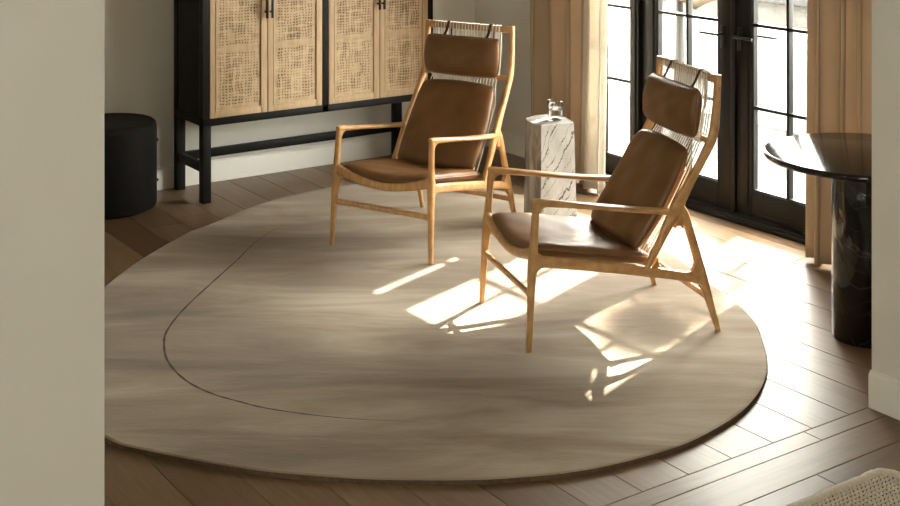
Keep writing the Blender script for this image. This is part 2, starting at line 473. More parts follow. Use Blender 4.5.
# ---- glazed doors and sidelights
ZG = (.178, .611, 1.041, 1.471, 1.90)
def leaf(name, ya, yb, za, zb, stile, nv, levers=None, zbot=.04, kind_door=True):
    """glazed leaf between ya<yb; glass between ya+stile and yb-stile"""
    r = empty(name, (XD + .05, (ya + yb) / 2, 0)); r['kind'] = 'structure'
    oy = (ya + yb) / 2
    X0, X1 = -.022, .022
    A, B = ya - oy, yb - oy
    s0, s1 = stile if isinstance(stile, tuple) else (stile, stile)
    for nm, a, b in (('stile', A, A + s0), ('stile', B - s1, B)):
        m = MB().box((X0, a, zbot), (X1, b, zb), .003)
        m.box((X0 - .006, a + .022, zbot + .05), (X0 + .001, b - .022, zb - .05), .003) if b - a > .08 else None
        m.build(nm, 'door', r)
    m = MB().box((X0, A + s0, zbot), (X1, B - s1, za), .003); m.box((X0 - .006, A + s0 + .0, zbot + .012), (X0 + .001, B - s1, zbot + .024), .002); m.build('bottom_rail', 'door', r)
    MB().box((X0, A + s0, ZG[-1]), (X1, B - s1, zb), .003).build('top_rail', 'door', r)
    g0, g1 = A + s0, B - s1
    m = MB()
    for k in range(1, nv):
        y = g0 + (g1 - g0) * k / nv
        m.box((X0 + .004, y - .009, za), (X1 - .004, y + .009, ZG[-1]), .003)
    for z in ZG[1:-1]:
        m.box((X0 + .004, g0, z - .009), (X1 - .004, g1, z + .009), .003)
    # glazing beads
    for a, b in ((g0, g0 + .008), (g1 - .008, g1)): m.box((X0 + .006, a, za), (X1 - .006, b, ZG[-1]))
    for a, b in ((za, za + .008), (ZG[-1] - .008, ZG[-1])): m.box((X0 + .006, g0, a), (X1 - .006, g1, b))
    m.build('muntin', 'door', r)
    MB().box((-.003, g0, za), (.003, g1, ZG[-1])).build('glass_pane', 'pane', r)
    if levers:
        for side, yl, dirn in levers:
            sx = X0 - .006 if side == 'in' else X1 + .0
            sg = -1 if side == 'in' else 1
            m = MB()
            y = yl - oy
            m.box((min(sx, sx + sg * .008), y - .013, .90), (max(sx, sx + sg * .008), y + .013, 1.02), .002)
            m.tube([(sx, y, .973), (sx + sg * .045, y, .973)], .008, 10)
            m.tube([(sx + sg * .045, y - dirn * .006, .973), (sx + sg * .045, y + dirn * .125, .973)], .0075, 10)
            m.build('lever_handle', 'metal', r)
    return r
leaf('door_1', 4.783, 5.492, ZG[0], 2.02, .120, 2, [('in', 4.86, 1), ('out', 4.86, 1)])
leaf('door_2', 4.074, 4.781, ZG[0], 2.02, .119, 2, [('in', 4.74, -1), ('out', 4.70, -1)])
leaf('window_1', 5.566, 6.14, ZG[0] - .02, 2.02, (.012, .05), 2)
leaf('window_2', 3.41, 3.995, ZG[0] - .02, 2.02, (.05, .012), 2)
o = MB()
o.box((XD + .0, Y0, ZT - .05), (XD + .14, Y1, ZT), .003)                         # head
for a, b in ((Y0, Y0 + .05), (Y1 - .05, Y1), (5.494, 5.566), (3.995, 4.072)):
    o.box((XD + .0, a, 0), (XD + .14, b, ZT), .003)
    if b - a > .06: o.box((XD - .012, a + .016, .05), (XD + .002, b - .016, ZT), .003)
struct('trim_1', o, 'door')
o = MB()
o.box((XD - .005, Y0, 0), (XD + .16, Y1, .036), .004); o.box((XD - .02, Y0, 0), (XD + .02, Y1, .02), .003)
struct('trim_2', o, 'door')
# door stop / astragal
struct('trim_3', MB().box((XD + .012, 4.765, .04), (XD + .03, 4.800, 2.02), .004), 'door')

# ------------------------------------------------------------------ lounge chair
CW = .58
def make_chair(label):
    r = empty('lounge_chair', label=label, category='chair', group='oak and leather lounge chairs')
    P = lambda s, w, z: Vector((s - .40, w - CW / 2, z))
    U, V3, Wd = Vector((1, 0, 0)), Vector((0, 0, 1)), Vector((0, 1, 0))
    def inset(z): return .034 * z if z < .72 else .0245 + .020 * (z - .72)
    def side(w, pts): return [P(s, w + (inset(z) if w < .3 else -inset(z)), z) for s, z in pts]
    def fillet(mb, w, c, da, db, ta, tb, rad, hw):
        """web in the corner c between members leaving along da and db (s,z), half thicknesses ta,tb"""
        a, b, c = Vector(da).normalized(), Vector(db).normalized(), Vector(c)
        na = (b - a * a.dot(b)).normalized(); nb = (a - b * a.dot(b)).normalized()
        # inner corner: c + a*x + b*y with offsets ta,tb
        sn = math.sqrt(max(1e-6, 1 - a.dot(b) ** 2))
        I = c + a * (tb / sn) + b * (ta / sn)
        th = math.acos(max(-1, min(1, a.dot(b)))); L = rad / math.tan(th / 2)
        C = I + (a + b).normalized() * (rad / math.sin(th / 2))
        pa, pb = I + a * L, I + b * L
        va, vb = pa - C, pb - C
        arc = []
        for k in range(9):
            t = k / 8; d = (va * (1 - t) + vb * t).normalized() * rad; arc.append(C + d)
        poly = [c] + arc
        w = w + (inset(c.y) if w < .3 else -inset(c.y))
        mb.prism([(p.x - .40, p.y) for p in poly], Wd, w - CW / 2 - hw, w - CW / 2 + hw, Vector((0, 0, 0)), U, V3)
    for w in (0, CW):
        sgn = 1 if w else -1
        # front leg
        m = MB()
        m.loft(side(w, [(-.002, 0), (.003, .08), (.010, .22), (.016, .31), (.020, .36), (.026, .44), (.033, .53), (.035, .566)]),
               [(.0105, .0105), (.012, .012), (.0145, .015), (.0155, .018), (.0155, .0185), (.0135, .0145), (.013, .014), (.013, .0125)], Wd, 16, flat=True)
        fillet(m, w, (.034, .562), (-.06, -1), (.97, -.15), .013, .011, .032, .0105)
        fillet(m, w, (.019, .345), (.07, 1), (.985, -.165), .015, .022, .022, .011)
        fillet(m, w, (.017, .345), (-.06, -1), (.985, -.165), .016, .022, .03, .011)
        m.build('leg', 'oak', r, 50)
        # armrest, a slim paddle
        m = MB()
        pts = [(.021, .565), (.029, .566), (.06, .561), (.12, .552), (.18, .544), (.25, .534), (.35, .519), (.45, .505), (.54, .493), (.60, .485), (.645, .480)]
        hw = [.010, .0135, .014, .0145, .018, .027, .0305, .028, .021, .0155, .013]
        hh = [.009, .0135, .0145, .014, .0125, .011, .0105, .011, .0125, .014, .0145]
        m.loft(side(w, pts), list(zip(hw, hh)), Wd, 18, 2.4)
        m.build('armrest', 'oak', r, 50)
        # side rail
        m = MB()
        m.loft(side(w, [(.014, .344), (.10, .330), (.25, .306), (.40, .279), (.52, .256), (.64, .231), (.745, .205)]),
               [(.013, .021), (.0135, .0225), (.0135, .022), (.0135, .0215), (.0135, .021), (.013, .019), (.012, .019)], Wd, 16, 3.0)
        m.build('side_rail', 'oak', r, 50)
        # rear leg
        m = MB()
        m.loft(side(w, [(.803, 0), (.765, .125), (.738, .215), (.715, .300), (.690, .385), (.664, .470), (.640, .520)]),
               [(.010, .0105), (.013, .0155), (.014, .020), (.014, .0175), (.0135, .0165), (.0135, .018), (.012, .012)], Wd, 16, 2.8, flat=True)
        fillet(m, w, (.735, .212), (-.29, 1), (-.97, .20), .018, .02, .022, .011)
        fillet(m, w, (.742, .200), (.33, -1), (-.97, .20), .018, .02, .03, .010)
        m.build('leg', 'oak', r, 50)
        # back post
        m = MB()
        q = ospline([(.488, .262, 0), (.553, .368, 0), (.612, .470, 0), (.662, .552, 0), (.713, .630, 0), (.760, .706, 0), (.794, .772, 0), (.807, .85, 0), (.813, .93, 0), (.818, 1.016, 0)], 3)
        sz = []
        for k in range(len(q)):
            z = q[k].y
            h = .0125 if z < .30 else .0135 + .011 * max(0, 1 - abs(z - .50) / .14) + .005 * max(0, 1 - abs(z - .76) / .16) + .0015
            sz.append((.0135, h))
        m.loft(side(w, [(p.x, p.y) for p in q]), sz, Wd, 16, 2.8)
        fillet(m, w, (.648, .500), (-.50, -.866), (.27, -.96), .015, .016, .020, .0115)
        fillet(m, w, (.505, .268), (.50, .866), (.98, -.2), .013, .02, .02, .011)
        m.build('back_post', 'oak', r, 50)
    # curved front rail
    m = MB(); pts, sz = [], []
    for k in range(17):
        t = k / 16; w = .014 + (CW - .028) * t; e = (2 * t - 1) ** 2
        pts.append(P(.019, w, .318 + .052 * e ** .9)); sz.append((.0225 - .004 * (1 - e) + .002 * e * e, .0130))
    m.loft(pts, sz, V3, 16, 3.0); m.build('front_rail', 'oak', r, 50)
    def bar(name, s, z, hz, hs, w0=.004, w1=CW - .004, tilt=0):
        m = MB(); pts, sz = [], []
        for k in range(9):
            t = k / 8; e = abs(2 * t - 1) ** 6
            pts.append(P(s, w0 + (w1 - w0) * t, z)); sz.append((hz + .003 * e, hs + .001 * e))
        m.loft(pts, sz, Vector((tilt, 0, 1)), 14, 2.6); return m.build(name, 'oak', r, 50)
    bar('front_stretcher', .010, .212, .0125, .009, .010, CW - .010)
    bar('rear_stretcher', .762, .135, .012, .009)
    bar('rear_rail', .512, .272, .016, .011, .012, CW - .012)
    bar('top_rail', .817, .996, .0165, .0105, .037, CW - .037)
    bar('middle_rail', .785, .748, .0115, .0095, .031, CW - .031, tilt=.3)
    # paper cord strung over the rails
    m = MB(); n = 22
    for k in range(n):
        w = .100 + (CW - .185) * k / (n - 1)
        wl = .068 + (CW - .136) * k / (n - 1)
        j = random.uniform(-.002, .002)
        m.tube([P(0.8040, w + j, 1.004), P(0.8035, w + j, 1.0138), P(0.8180, w + j, 1.0158), P(0.8295, w, 1.010)], .0028, 6)
        m.tube([P(0.8040, w + j, 1.008), P(0.7940, w, .88), P(0.7775, w - j, .766)], .0031, 6)
        m.tube([P(0.8295, w, 1.010), P(0.8230, w, .88), P(0.8020, w, .756)], .0028, 6)
        # loop round the middle rail
        m.tube([P(0.8000, w - j, .762), P(0.7830, w - j, .768), P(0.7715, w, .756), P(0.7705, w + .002, .742), P(0.7810, w + .004, .732), P(0.7950, w + .003, .740)], .0062 if k % 2 else .0034, 8)
        m.tube([P(.781, w, .738), P(.769, w, .722), P(.706, wl, .622), P(.612, wl, .452), P(.512, wl, .292)], .0031, 6)
    m.build('cord_webbing', 'cord', r, 60)
    # seat cushion on the sagging sling
    def seat_z(s, w):
        e = (2 * w / CW - 1) ** 2
        sag = -.047 * (1 - e) * (1 - .35 * s / .5)
        return .372 - .165 * (s - .02) + sag
    def pillow(hu, hv, T, f, name, mat, nu=30, nv=26, rnd=.32, puff=5, pipe=None, seed=0, wr=.004):
        rg = random.Random(seed); ph = [rg.uniform(0, 6) for _ in range(8)]
        m = MB()
        def outline(u, v):
            x = u * math.sqrt(max(0, 1 - v * v / 2)); y = v * math.sqrt(max(0, 1 - u * u / 2))
            return (u * (1 - rnd) + x * rnd) * hu, (v * (1 - rnd) + y * rnd) * hv
        def side_(sg):
            def fn(a, b):
                u = -math.cos(PI * a); v = -math.cos(PI * b)
                x, y = outline(u, v)
                t = T * (max(0, 1 - abs(u) ** puff) * max(0, 1 - abs(v) ** puff)) ** .42
                if sg > 0:
                    wv = (math.sin(9 * u + ph[0] + 3 * v) * math.sin(5 * v + ph[1]) + .6 * math.sin(17 * v + 6 * u + ph[2]) * abs(u) ** 2)
                    t += wr * wv * (1 - u ** 6) * (1 - v ** 6)
                return f(x, y, sg * t)
            return fn
        m.grid(side_(1), nu, nv); m.grid(side_(-1), nu, nv)
        o = m.build(name, mat, r, 60, weld=True)
        if pipe:
            pm = MB(); ring = []
            N = 100
            for k in range(N):
                th = 2 * PI * k / N; c, s_ = math.cos(th), math.sin(th); mx = max(abs(c), abs(s_))
                x, y = outline(c / mx, s_ / mx); ring.append(f(x * 1.004, y * 1.004, 0))
            pr = []
            for k in range(N):
                t = (ring[(k + 1) % N] - ring[k - 1]).normalized()
                a = t.orthogonal().normalized() if k == 0 else (pa - t * pa.dot(t)).normalized(); pa = a
                b = t.cross(a); pr.append([pm.bm.verts.new(ring[k] + (a * math.cos(2 * PI * q / 6) + b * math.sin(2 * PI * q / 6)) * pipe) for q in range(6)])
            for k in range(N):
                r0, r1 = pr[k], pr[(k + 1) % N]
                best = min(range(6), key=lambda sft: (r0[0].co - r1[sft].co).length) if k == N - 1 else 0
                for q in range(6): pm.bm.faces.new((r0[q], r0[(q + 1) % 6], r1[(q + 1 + best) % 6], r1[(q + best) % 6]))
            pm.build('piping', 'leather_edge', o, 60)
        return o
    SC = Vector((.281, CW / 2))
    def fseat(x, y, t):
        s, w = SC.x + x, SC.y + y
        return P(s - .1 * t, w, seat_z(s, w) + .022 + t)
    pillow(.262, .257, .037, fseat, 'seat_cushion', 'leather', seed=3, pipe=.0035, rnd=.14, puff=8, wr=.003)
    # back cushion lies on the posts
    b0, b1 = Vector((.464, 0, .326)), Vector((.712, 0, .722))
    def on_line(b0, b1, wc, belly):
        T = (b1 - b0); L = T.length; T = T / L; N = Vector((-T.z, 0, T.x))
        def f(x, y, t):
            q = (b0 + b1) / 2 + T * y + N * (t - belly * (1 - (2 * y / L) ** 2))
            return P(q.x, wc + x, q.z)
        return f, L
    f, L = on_line(b0, b1, CW / 2 - .004, .012)
    def fb(x, y, t):
        return f(x * (1 - .035 * (y / (L / 2) + 1)), y, t)
    pillow(.247, L / 2, .046, fb, 'back_cushion', 'leather', seed=5, pipe=.0035, rnd=.24, puff=5, wr=.0045)
    # head cushion
    h0, h1 = Vector((.734, 0, .764)), Vector((.756, 0, .946))
    f2, L2 = on_line(h0, h1, CW / 2, -.006)
    def fh(x, y, t):
        return f2(x * (1 - .05 * (1 - (2 * y / L2) ** 2)), y * (1 - (.15 if y > 0 else .05) * (1 - (x / .235) ** 2)), t)
    hc = pillow(.242, L2 / 2 + .020, .050, fh, 'head_cushion', 'leather', seed=8, pipe=.003, rnd=.42, puff=3.6, wr=.003)
    for w in (CW - .170, .150):
        m = MB()
        pts = [(.758, .925), (.780, .972), (.802, 1.016), (.818, 1.0205), (.832, 1.014), (.835, .98), (.831, .90), (.823, .855)]
        m.loft([P(s, w + (.012 if s < .78 else 0), z) for s, z in pts], [(.008, .0022)] * len(pts), Wd, 10, 4)
        m.build('strap', 'strap', hc, 50)
    return r

# ------------------------------------------------------------------ rug
RT = .019
pts = [(-1.545, 5.70), (-1.49, 6.08), (-1.355, 6.567), (-1.258, 6.745), (-1.028, 7.189), (-.697, 7.52), (-.30, 7.64), (.10, 7.56), (.48, 7.27), (.79, 6.85), (1.04, 6.32), (1.109, 6.10), (1.182, 5.75), (1.232, 5.537), (1.256, 5.322), (1.239, 5.122), (1.208, 4.917),
       (1.166, 4.774), (1.092, 4.604), (.998, 4.454), (.865, 4.306), (.747, 4.203), (.605, 4.118), (.470, 4.054), (.341, 4.011), (.216, 3.988), (.092, 3.972), (-.092, 3.969), (-.308, 3.982), (-.624, 4.040), (-.965, 4.164), (-1.133, 4.261), (-1.36, 4.55), (-1.50, 4.95), (-1.56, 5.33)]
k = (1.9 - RT) / 1.9
rug_poly = [Vector((*LD(l * k, d * k), 0)) for l, d in pts]
rug_poly = spline(rug_poly, 5)
rc = sum(rug_poly, Vector()) / len(rug_poly)
rug = empty('area_rug', (rc.x, rc.y, 0), label='large pebble-shaped beige wool rug with a dark carved line under the two oak chairs', category='rug')
m = MB()
ring_in = [m.bm.verts.new(Vector((p.x - rc.x, p.y - rc.y, 0)) * .994 + Vector((0, 0, RT))) for p in rug_poly]
ring_out = [m.bm.verts.new(Vector((p.x - rc.x, p.y - rc.y, RT - .003))) for p in rug_poly]
N = len(rug_poly)
# concentric fill so the surface can undulate slightly
prev = ring_in
for s in (.96, .85, .6, .3):
    cur = [m.bm.verts.new(Vector(((p.x - rc.x) * s, (p.y - rc.y) * s, RT))) for p in rug_poly]
    for i in range(N): m.bm.faces.new((prev[i], prev[(i + 1) % N], cur[(i + 1) % N], cur[i]))
    prev = cur
m.bm.faces.new(prev)
for i in range(N): m.bm.faces.new((ring_out[i], ring_out[(i + 1) % N], ring_in[(i + 1) % N], ring_in[i]))
m.build('pile', 'rug', rug, 0)
m = MB()
a = [m.bm.verts.new(Vector((p.x - rc.x, p.y - rc.y, RT - .003))) for p in rug_poly]
b = [m.bm.verts.new(Vector(((p.x - rc.x) * .999, (p.y - rc.y) * .999, .0005))) for p in rug_poly]
for i in range(N): m.bm.faces.new((b[i], b[(i + 1) % N], a[(i + 1) % N], a[i]))
m.bm.faces.new(b)
m.build('edge_binding', 'rug_edge', rug, 0)
g = ospline([Vector((*LD(l * k, d * k), 0)) for l, d in [(-.86, 6.75), (-.96, 6.47), (-1.01, 6.15), (-1.063, 5.854), (-1.124, 5.488), (-1.142, 5.231), (-1.120, 5.069), (-1.067, 4.898), (-.968, 4.728), (-.856, 4.613), (-.736, 4.536), (-.623, 4.478), (-.444, 4.422), (-.271, 4.390), (-.05, 4.37)]], 6)
m = MB(); L = len(g)
for i in range(L - 1):
    def q(j, sgn):
        t = (g[min(j + 1, L - 1)] - g[max(j - 1, 0)]).normalized(); n = Vector((-t.y, t.x, 0))
        x = j / (L - 1); wv = .0042 * min(1, x * 3.5 + .18) * min(1, (1 - x) * 4 + .08) * (1 + .25 * math.sin(j * 1.9))
        return g[j] + n * wv * sgn - Vector((rc.x, rc.y, 0))
    for z0 in (RT + .0008,):
        vs = [m.bm.verts.new(q(i, 1) + Vector((0, 0, z0))), m.bm.verts.new(q(i + 1, 1) + Vector((0, 0, z0))), m.bm.verts.new(q(i + 1, -1) + Vector((0, 0, z0))), m.bm.verts.new(q(i, -1) + Vector((0, 0, z0)))]
        m.bm.faces.new(vs)
m.build('carved_line', 'rug_line', rug, 0, weld=True)

# ------------------------------------------------------------------ chairs
proto = make_chair('oak lounge chair with brown leather cushions facing the room in front of the glazed doors')
def seat_chair(o, fr, t):
    n = math.hypot(*t); t = (t[0] / n, t[1] / n); wv = (-t[1], t[0])
    # fr is the foot nearest the opening
    x = fr[0] + t[0] * .40 + wv[0] * CW / 2; y = fr[1] + t[1] * .40 + wv[1] * CW / 2
    o.location = (x, y, RT + .0006); o.rotation_euler = (0, 0, math.atan2(t[1], t[0]))
seat_chair(proto, (3.050, 3.906), (.952, -.306))
ch2 = copy_tree(proto)
ch2['label'] = 'oak lounge chair with brown leather cushions standing close to the cane cabinet'
seat_chair(ch2, (3.338, 5.016), (.918, .394))

# ------------------------------------------------------------------ cane cabinet
CX0, CX1, CY0, CY1 = 2.916, 4.445, 6.655, 7.065
ZB, ZTOP = .425, 1.78
cab = empty('cabinet', ((CX0 + CX1) / 2, (CY0 + CY1) / 2, 0), label='tall black cabinet on slim legs with four woven cane doors', category='cabinet')
ox, oy = (CX0 + CX1) / 2, (CY0 + CY1) / 2
def cb(lo, hi, bev=.003): return MB().box((lo[0] - ox, lo[1] - oy, lo[2]), (hi[0] - ox, hi[1] - oy, hi[2]), bev)
LG = .052
for x in (CX0, CX1 - LG):
    for y in (CY0, CY1 - LG):
        cb((x, y, 0), (x + LG, y + LG, ZB + .012), .004).build('leg', 'black_wood', cab)
for x in (CX0, CX1 - LG):
    m = cb((x + .01, CY0 + LG - .006, .165), (x + .042, CY1 - LG + .006, .215), .003); m.build('side_stretcher', 'black_wood', cab)
    # framed side panel
    m = cb((x + .008, CY0 + .004, ZB), (x + LG - .008, CY1 - .004, ZTOP))
    xs = (x, x + .012) if x == CX0 else (x + LG - .012, x + LG)
    for lo, hi in (((xs[0], CY0, ZB), (xs[1], CY0 + .05, ZTOP)), ((xs[0], CY1 - .05, ZB), (xs[1], CY1, ZTOP)), ((xs[0], CY0, ZB), (xs[1], CY1, ZB + .05)), ((xs[0], CY0, ZTOP - .05), (xs[1], CY1, ZTOP))):
        m.box((lo[0] - ox, lo[1] - oy, lo[2]), (hi[0] - ox, hi[1] - oy, hi[2]), .003)
    m.build('side_panel', 'black_wood', cab)
cb((CX0 + LG - .006, CY1 - .045, .165), (CX1 - LG + .006, CY1 - .012, .213)).build('long_stretcher', 'black_wood', cab)
cb((CX0 + .004, CY0, ZB), (CX1 - .004, CY1, ZB + .042)).build('bottom_panel', 'black_wood', cab)
cb((CX0, CY0, ZTOP - .03), (CX1, CY1, ZTOP + .012)).build('top_panel', 'black_wood', cab)
cb((CX0 + .02, CY1 - .02, ZB), (CX1 - .02, CY1 - .004, ZTOP)).build('back_panel', 'black_wood', cab)
XM = 3.688
cb((XM - .021, CY0, ZB), (XM + .021, CY1 - .02, ZTOP)).build('divider', 'black_wood', cab)
bays = ((CX0 + LG - .010, XM - .021), (XM + .021, CX1 - LG + .014))
DZ0, DZ1 = ZB + .043, ZTOP - .032
cv = 0
for (x0, x1) in bays:
    mid = (x0 + x1) / 2
    for j, (a, b) in enumerate(((x0 + .002, mid - .0022), (mid + .0022, x1 - .002))):
        dx, dz = (a + b) / 2, DZ0
        d = empty('door', (dx - ox, CY0 - .002 - oy, dz)); d.parent = cab
        A, B, Hh = a - dx, b - dx, DZ1 - DZ0
        fw, fi = .040, .012
        m = MB()
        for lo, hi in (((A, 0, 0), (A + fw, .022, Hh)), ((B - fw, 0, 0), (B, .022, Hh)), ((A + fw, 0, 0), (B - fw, .022, fw)), ((A + fw, 0, Hh - fw), (B - fw, .022, Hh))):
            m.box(lo, hi, .002)
        for lo, hi in (((A + fw - .008, -.0035, fw - .008), (A + fw, .004, Hh - fw + .008)), ((B - fw, -.0035, fw - .008), (B - fw + .008, .004, Hh - fw + .008)), ((A + fw - .008, -.0035, fw - .008), (B - fw + .008, .004, fw)), ((A + fw - .008, -.0035, Hh - fw), (B - fw + .008, .004, Hh - fw + .008))):
            m.box(lo, hi, .0015)
        m.build('door_frame', 'cane_frame', d)
        # cane panel: subdivided sheet with a closed border
        bm = bmesh.new(); uvl = bm.loops.layers.uv.new('UVMap'); el = bm.loops.layers.float_color.new('edge')
        nx, nz = 24, 90
        vg = [[bm.verts.new((A + fw - .004 + (B - A - 2 * fw + .008) * i / nx, .006, fw - .004 + (Hh - 2 * fw + .008) * k / nz)) for k in range(nz + 1)] for i in range(nx + 1)]
        for i in range(nx):
            for k in range(nz):
                f = bm.faces.new((vg[i][k], vg[i + 1][k], vg[i + 1][k + 1], vg[i][k + 1]))
                zc = (k + .5) / nz * Hh
                e = 1.0 if (i < 2 or i >= nx - 2 or zc < .035 or zc > Hh - .035 or abs(zc - .36) < .022 or abs(zc - .86) < .02) else 0.0
                for lp in f.loops:
                    c = lp.vert.co; lp[uvl].uv = (c.x + 1.7 * cv + .5, c.z + .63 * cv); lp[el] = (e, e, e, 1)
        me = bpy.data.meshes.new('cane_panel'); bm.to_mesh(me); bm.free(); me.materials.append(M['cane'])
        cp = bpy.data.objects.new('cane_panel', me); COL.objects.link(cp); cp.parent = d; cp['label'] = 'loosely woven natural cane panel'
        MB().box((A + fw - .004, .013, fw - .004), (B - fw + .004, .018, Hh - fw + .004)).build('backing_board', 'cane_back', d)
        # pull handle beside the meeting edge
        hx = B - .014 if j == 0 else A + .014
        m = MB()
        zc = .535 + .115
        m.box((hx - .0065, -.034, zc - .115), (hx + .0065, -.022, zc + .115), .003)
        for zz in (zc - .08, zc + .08): m.tube([(hx, -.026, zz), (hx, .004, zz)], .006, 10)
        m.build('handle', 'metal', d)
        cv += 1

# ------------------------------------------------------------------ black drum stool
m = MB()
st = empty('drum_stool', (*LD(-1.862, 7.06), 0), label='black cylindrical drum stool near the wall beside the cane cabinet', category='stool')
m.lathe([(0, .008), (.235, .008), (.252, .014), (.257, .03), (.257, .440), (.252, .463), (.238, .474), (.21, .479), (0, .482)], n=72)
m.build('drum', 'stool', st)
m = MB(); m.lathe([(0, 0), (.225, 0), (.228, .012), (0, .012)], n=48); m.build('plinth', 'black_wood', st)
for zz in (.36, .14):
    m = MB(); ang = math.radians(-20); c = Vector((math.cos(ang), math.sin(ang), 0))
    m.loft([c * .253 + Vector((0, 0, zz)), c * .262 + Vector((0, 0, zz)), c * .266 + Vector((0, 0, zz))], [(.009, .009), (.009, .009), (.004, .004)], Vector((0, 0, 1)), 12, 2)
    m.build('stud', 'bronze', st)

# ------------------------------------------------------------------ marble plinth table and glass
TZ = .547 - RT
foot_t = [Vector(p) for p in ((4.120, 5.176, 0), (4.306, 5.140, 0), (4.345, 5.25, 0), (4.372, 5.376, 0), (4.262, 5.396, 0), (4.168, 5.368, 0), (4.128, 5.305, 0), (4.112, 5.24, 0))]
tcx = sum(foot_t, Vector()) / len(foot_t)
pl = empty('side_table', (tcx.x, tcx.y, RT + .0015), label='small marble plinth table carrying a glass of water', category='table')
def bot(p): return (p - tcx) * 1.10
nF = len(foot_t)
m = MB()      # white veined body faces except the grey flank
T = [m.bm.verts.new((p - tcx) + Vector((0, 0, TZ - .004))) for p in foot_t]; Bv = [m.bm.verts.new(bot(p)) for p in foot_t]
Ti = [m.bm.verts.new((p - tcx) * .97 + Vector((0, 0, TZ))) for p in foot_t]
for i in (0, 1, 2, 3, 4): m.bm.faces.new((Bv[i], Bv[(i + 1) % nF], T[(i + 1) % nF], T[i]))
for i in range(nF): m.bm.faces.new((T[i], T[(i + 1) % nF], Ti[(i + 1) % nF], Ti[i]))
m.bm.faces.new(Ti); m.bm.faces.new(list(reversed(Bv)))
m.build('plinth', 'marble', pl, 20)
m = MB()
T = [m.bm.verts.new((p - tcx) + Vector((0, 0, TZ - .004))) for p in foot_t]; Bv = [m.bm.verts.new(bot(p)) for p in foot_t]
for i in (5, 6, 7): m.bm.faces.new((Bv[i], Bv[(i + 1) % nF], T[(i + 1) % nF], T[i]))
m.build('flank', 'grey_marble', pl, 60, label='dark grey streaked marble flank')

gl = empty('drinking_glass', (4.249, 5.224, TZ + RT + .002), label='clear tumbler half full of water on the marble table', category='glass')
m = MB(); m.lathe([(0, .0005), (.030, .0005), (.0345, .004), (.0375, .04), (.0385, .104), (.0372, .1055), (.0360, .104), (.0350, .04), (.0325, .012), (.028, .010), (0, .010)], n=48)
m.build('tumbler', 'glass', gl); gl.scale = (1.06, 1.06, 1.0)
m = MB(); m.lathe([(0, .0105), (.0275, .0105), (.0322, .0128), (.0346, .04), (.0350, .058), (0, .058)], n=48)
m.build('water', 'water', gl)

# ------------------------------------------------------------------ round black table
rt = empty('round_table', (4.285, 3.312, 0), label='round polished black pedestal table beside the curtain', category='table')
m = MB(); m.lathe([(0, .705), (.380, .705), (.392, .708), (.398, .716), (.398, .724), (.394, .730), (.386, .7325), (0, .7325)], n=96)
m.build('tabletop', 'black_marble', rt)
m = MB(); m.lathe([(0, 0), (.128, 0), (.131, .004), (.131, .695), (.128, .7045), (0, .7045)], n=64)
m.build('pedestal', 'black_marble', rt)

# ------------------------------------------------------------------ curtains
def curtain(root, name, mat, y0, y1, xc, nf, amp, z0, z1, seed, flare=0.0, drift=0.0, gather=1.0):
    rg = random.Random(seed)
    ph = [rg.uniform(.75, 1.25) for _ in range(nf + 2)]; am = [rg.uniform(.6, 1.15) for _ in range(nf + 2)]
    cum = [0]
    for v in ph[:nf]: cum.append(cum[-1] + v)
    nu, nv = nf * 22, 30
    def fn(a, b):
        t = a * cum[-1]
        i = max(k for k in range(nf) if cum[k] <= t + 1e-9); fr = (t - cum[i]) / ph[i]
        z = z0 + (z1 - z0) * b; low = (1 - b)
        A = amp * (am[i] * (1 - fr) + am[i + 1] * fr) * (.8 + .35 * low)
        w = math.sin(2 * PI * fr + .5 * math.sin(2.3 * b + 1.7 * i) * math.sin(PI * fr) ** 2)
        w = w * (1 - .12 * w)
        x = xc - A * w + .012 * math.sin(3.1 * b + i) - drift * low ** 2
        y = y0 + (y1 - y0) * a + .30 * amp * math.sin(4 * PI * fr) + .012 * math.sin(2.1 * b + 2.3 * i) * math.sin(PI * a) + flare * (a - .5) * low ** 1.5
        return Vector((x, y, z + .010 * math.sin(2 * PI * fr + 1) * low ** 8))
    m = MB(); m.grid(fn, nu, nv)
    o = m.build(name, mat, root, 0)
    for p in o.data.polygons: p.use_smooth = True
    md = o.modifiers.new('thickness', 'SOLIDIFY'); md.thickness = .004; md.offset = 0
    return o
c1 = empty('curtain', (0, 0, 0), label='tan linen curtain with a pale edge behind the marble table', category='curtain', group='tan linen curtains')
curtain(c1, 'curtain_panel', 'curtain', 5.73, 6.29, 4.93, 4, .075, .015, 2.66, 11)
curtain(c1, 'lining', 'lining', 5.555, 5.735, 4.89, 2, .045, .012, 2.66, 4, flare=.05, drift=.03)['label'] = 'cream lining edge'
c2 = empty('curtain', (0, 0, 0), label='tan linen curtain hanging behind the round black table', category='curtain', group='tan linen curtains')
curtain(c2, 'curtain_panel', 'curtain', 3.22, 4.095, 4.865, 6, .072, .012, 2.66, 23)

for root, loc in ((c1, (4.93, 5.92, .012)), (c2, (4.865, 3.66, .012))):
    root.location = loc
    for ch in root.children: ch.data.transform(Matrix.Translation(-Vector(loc)))

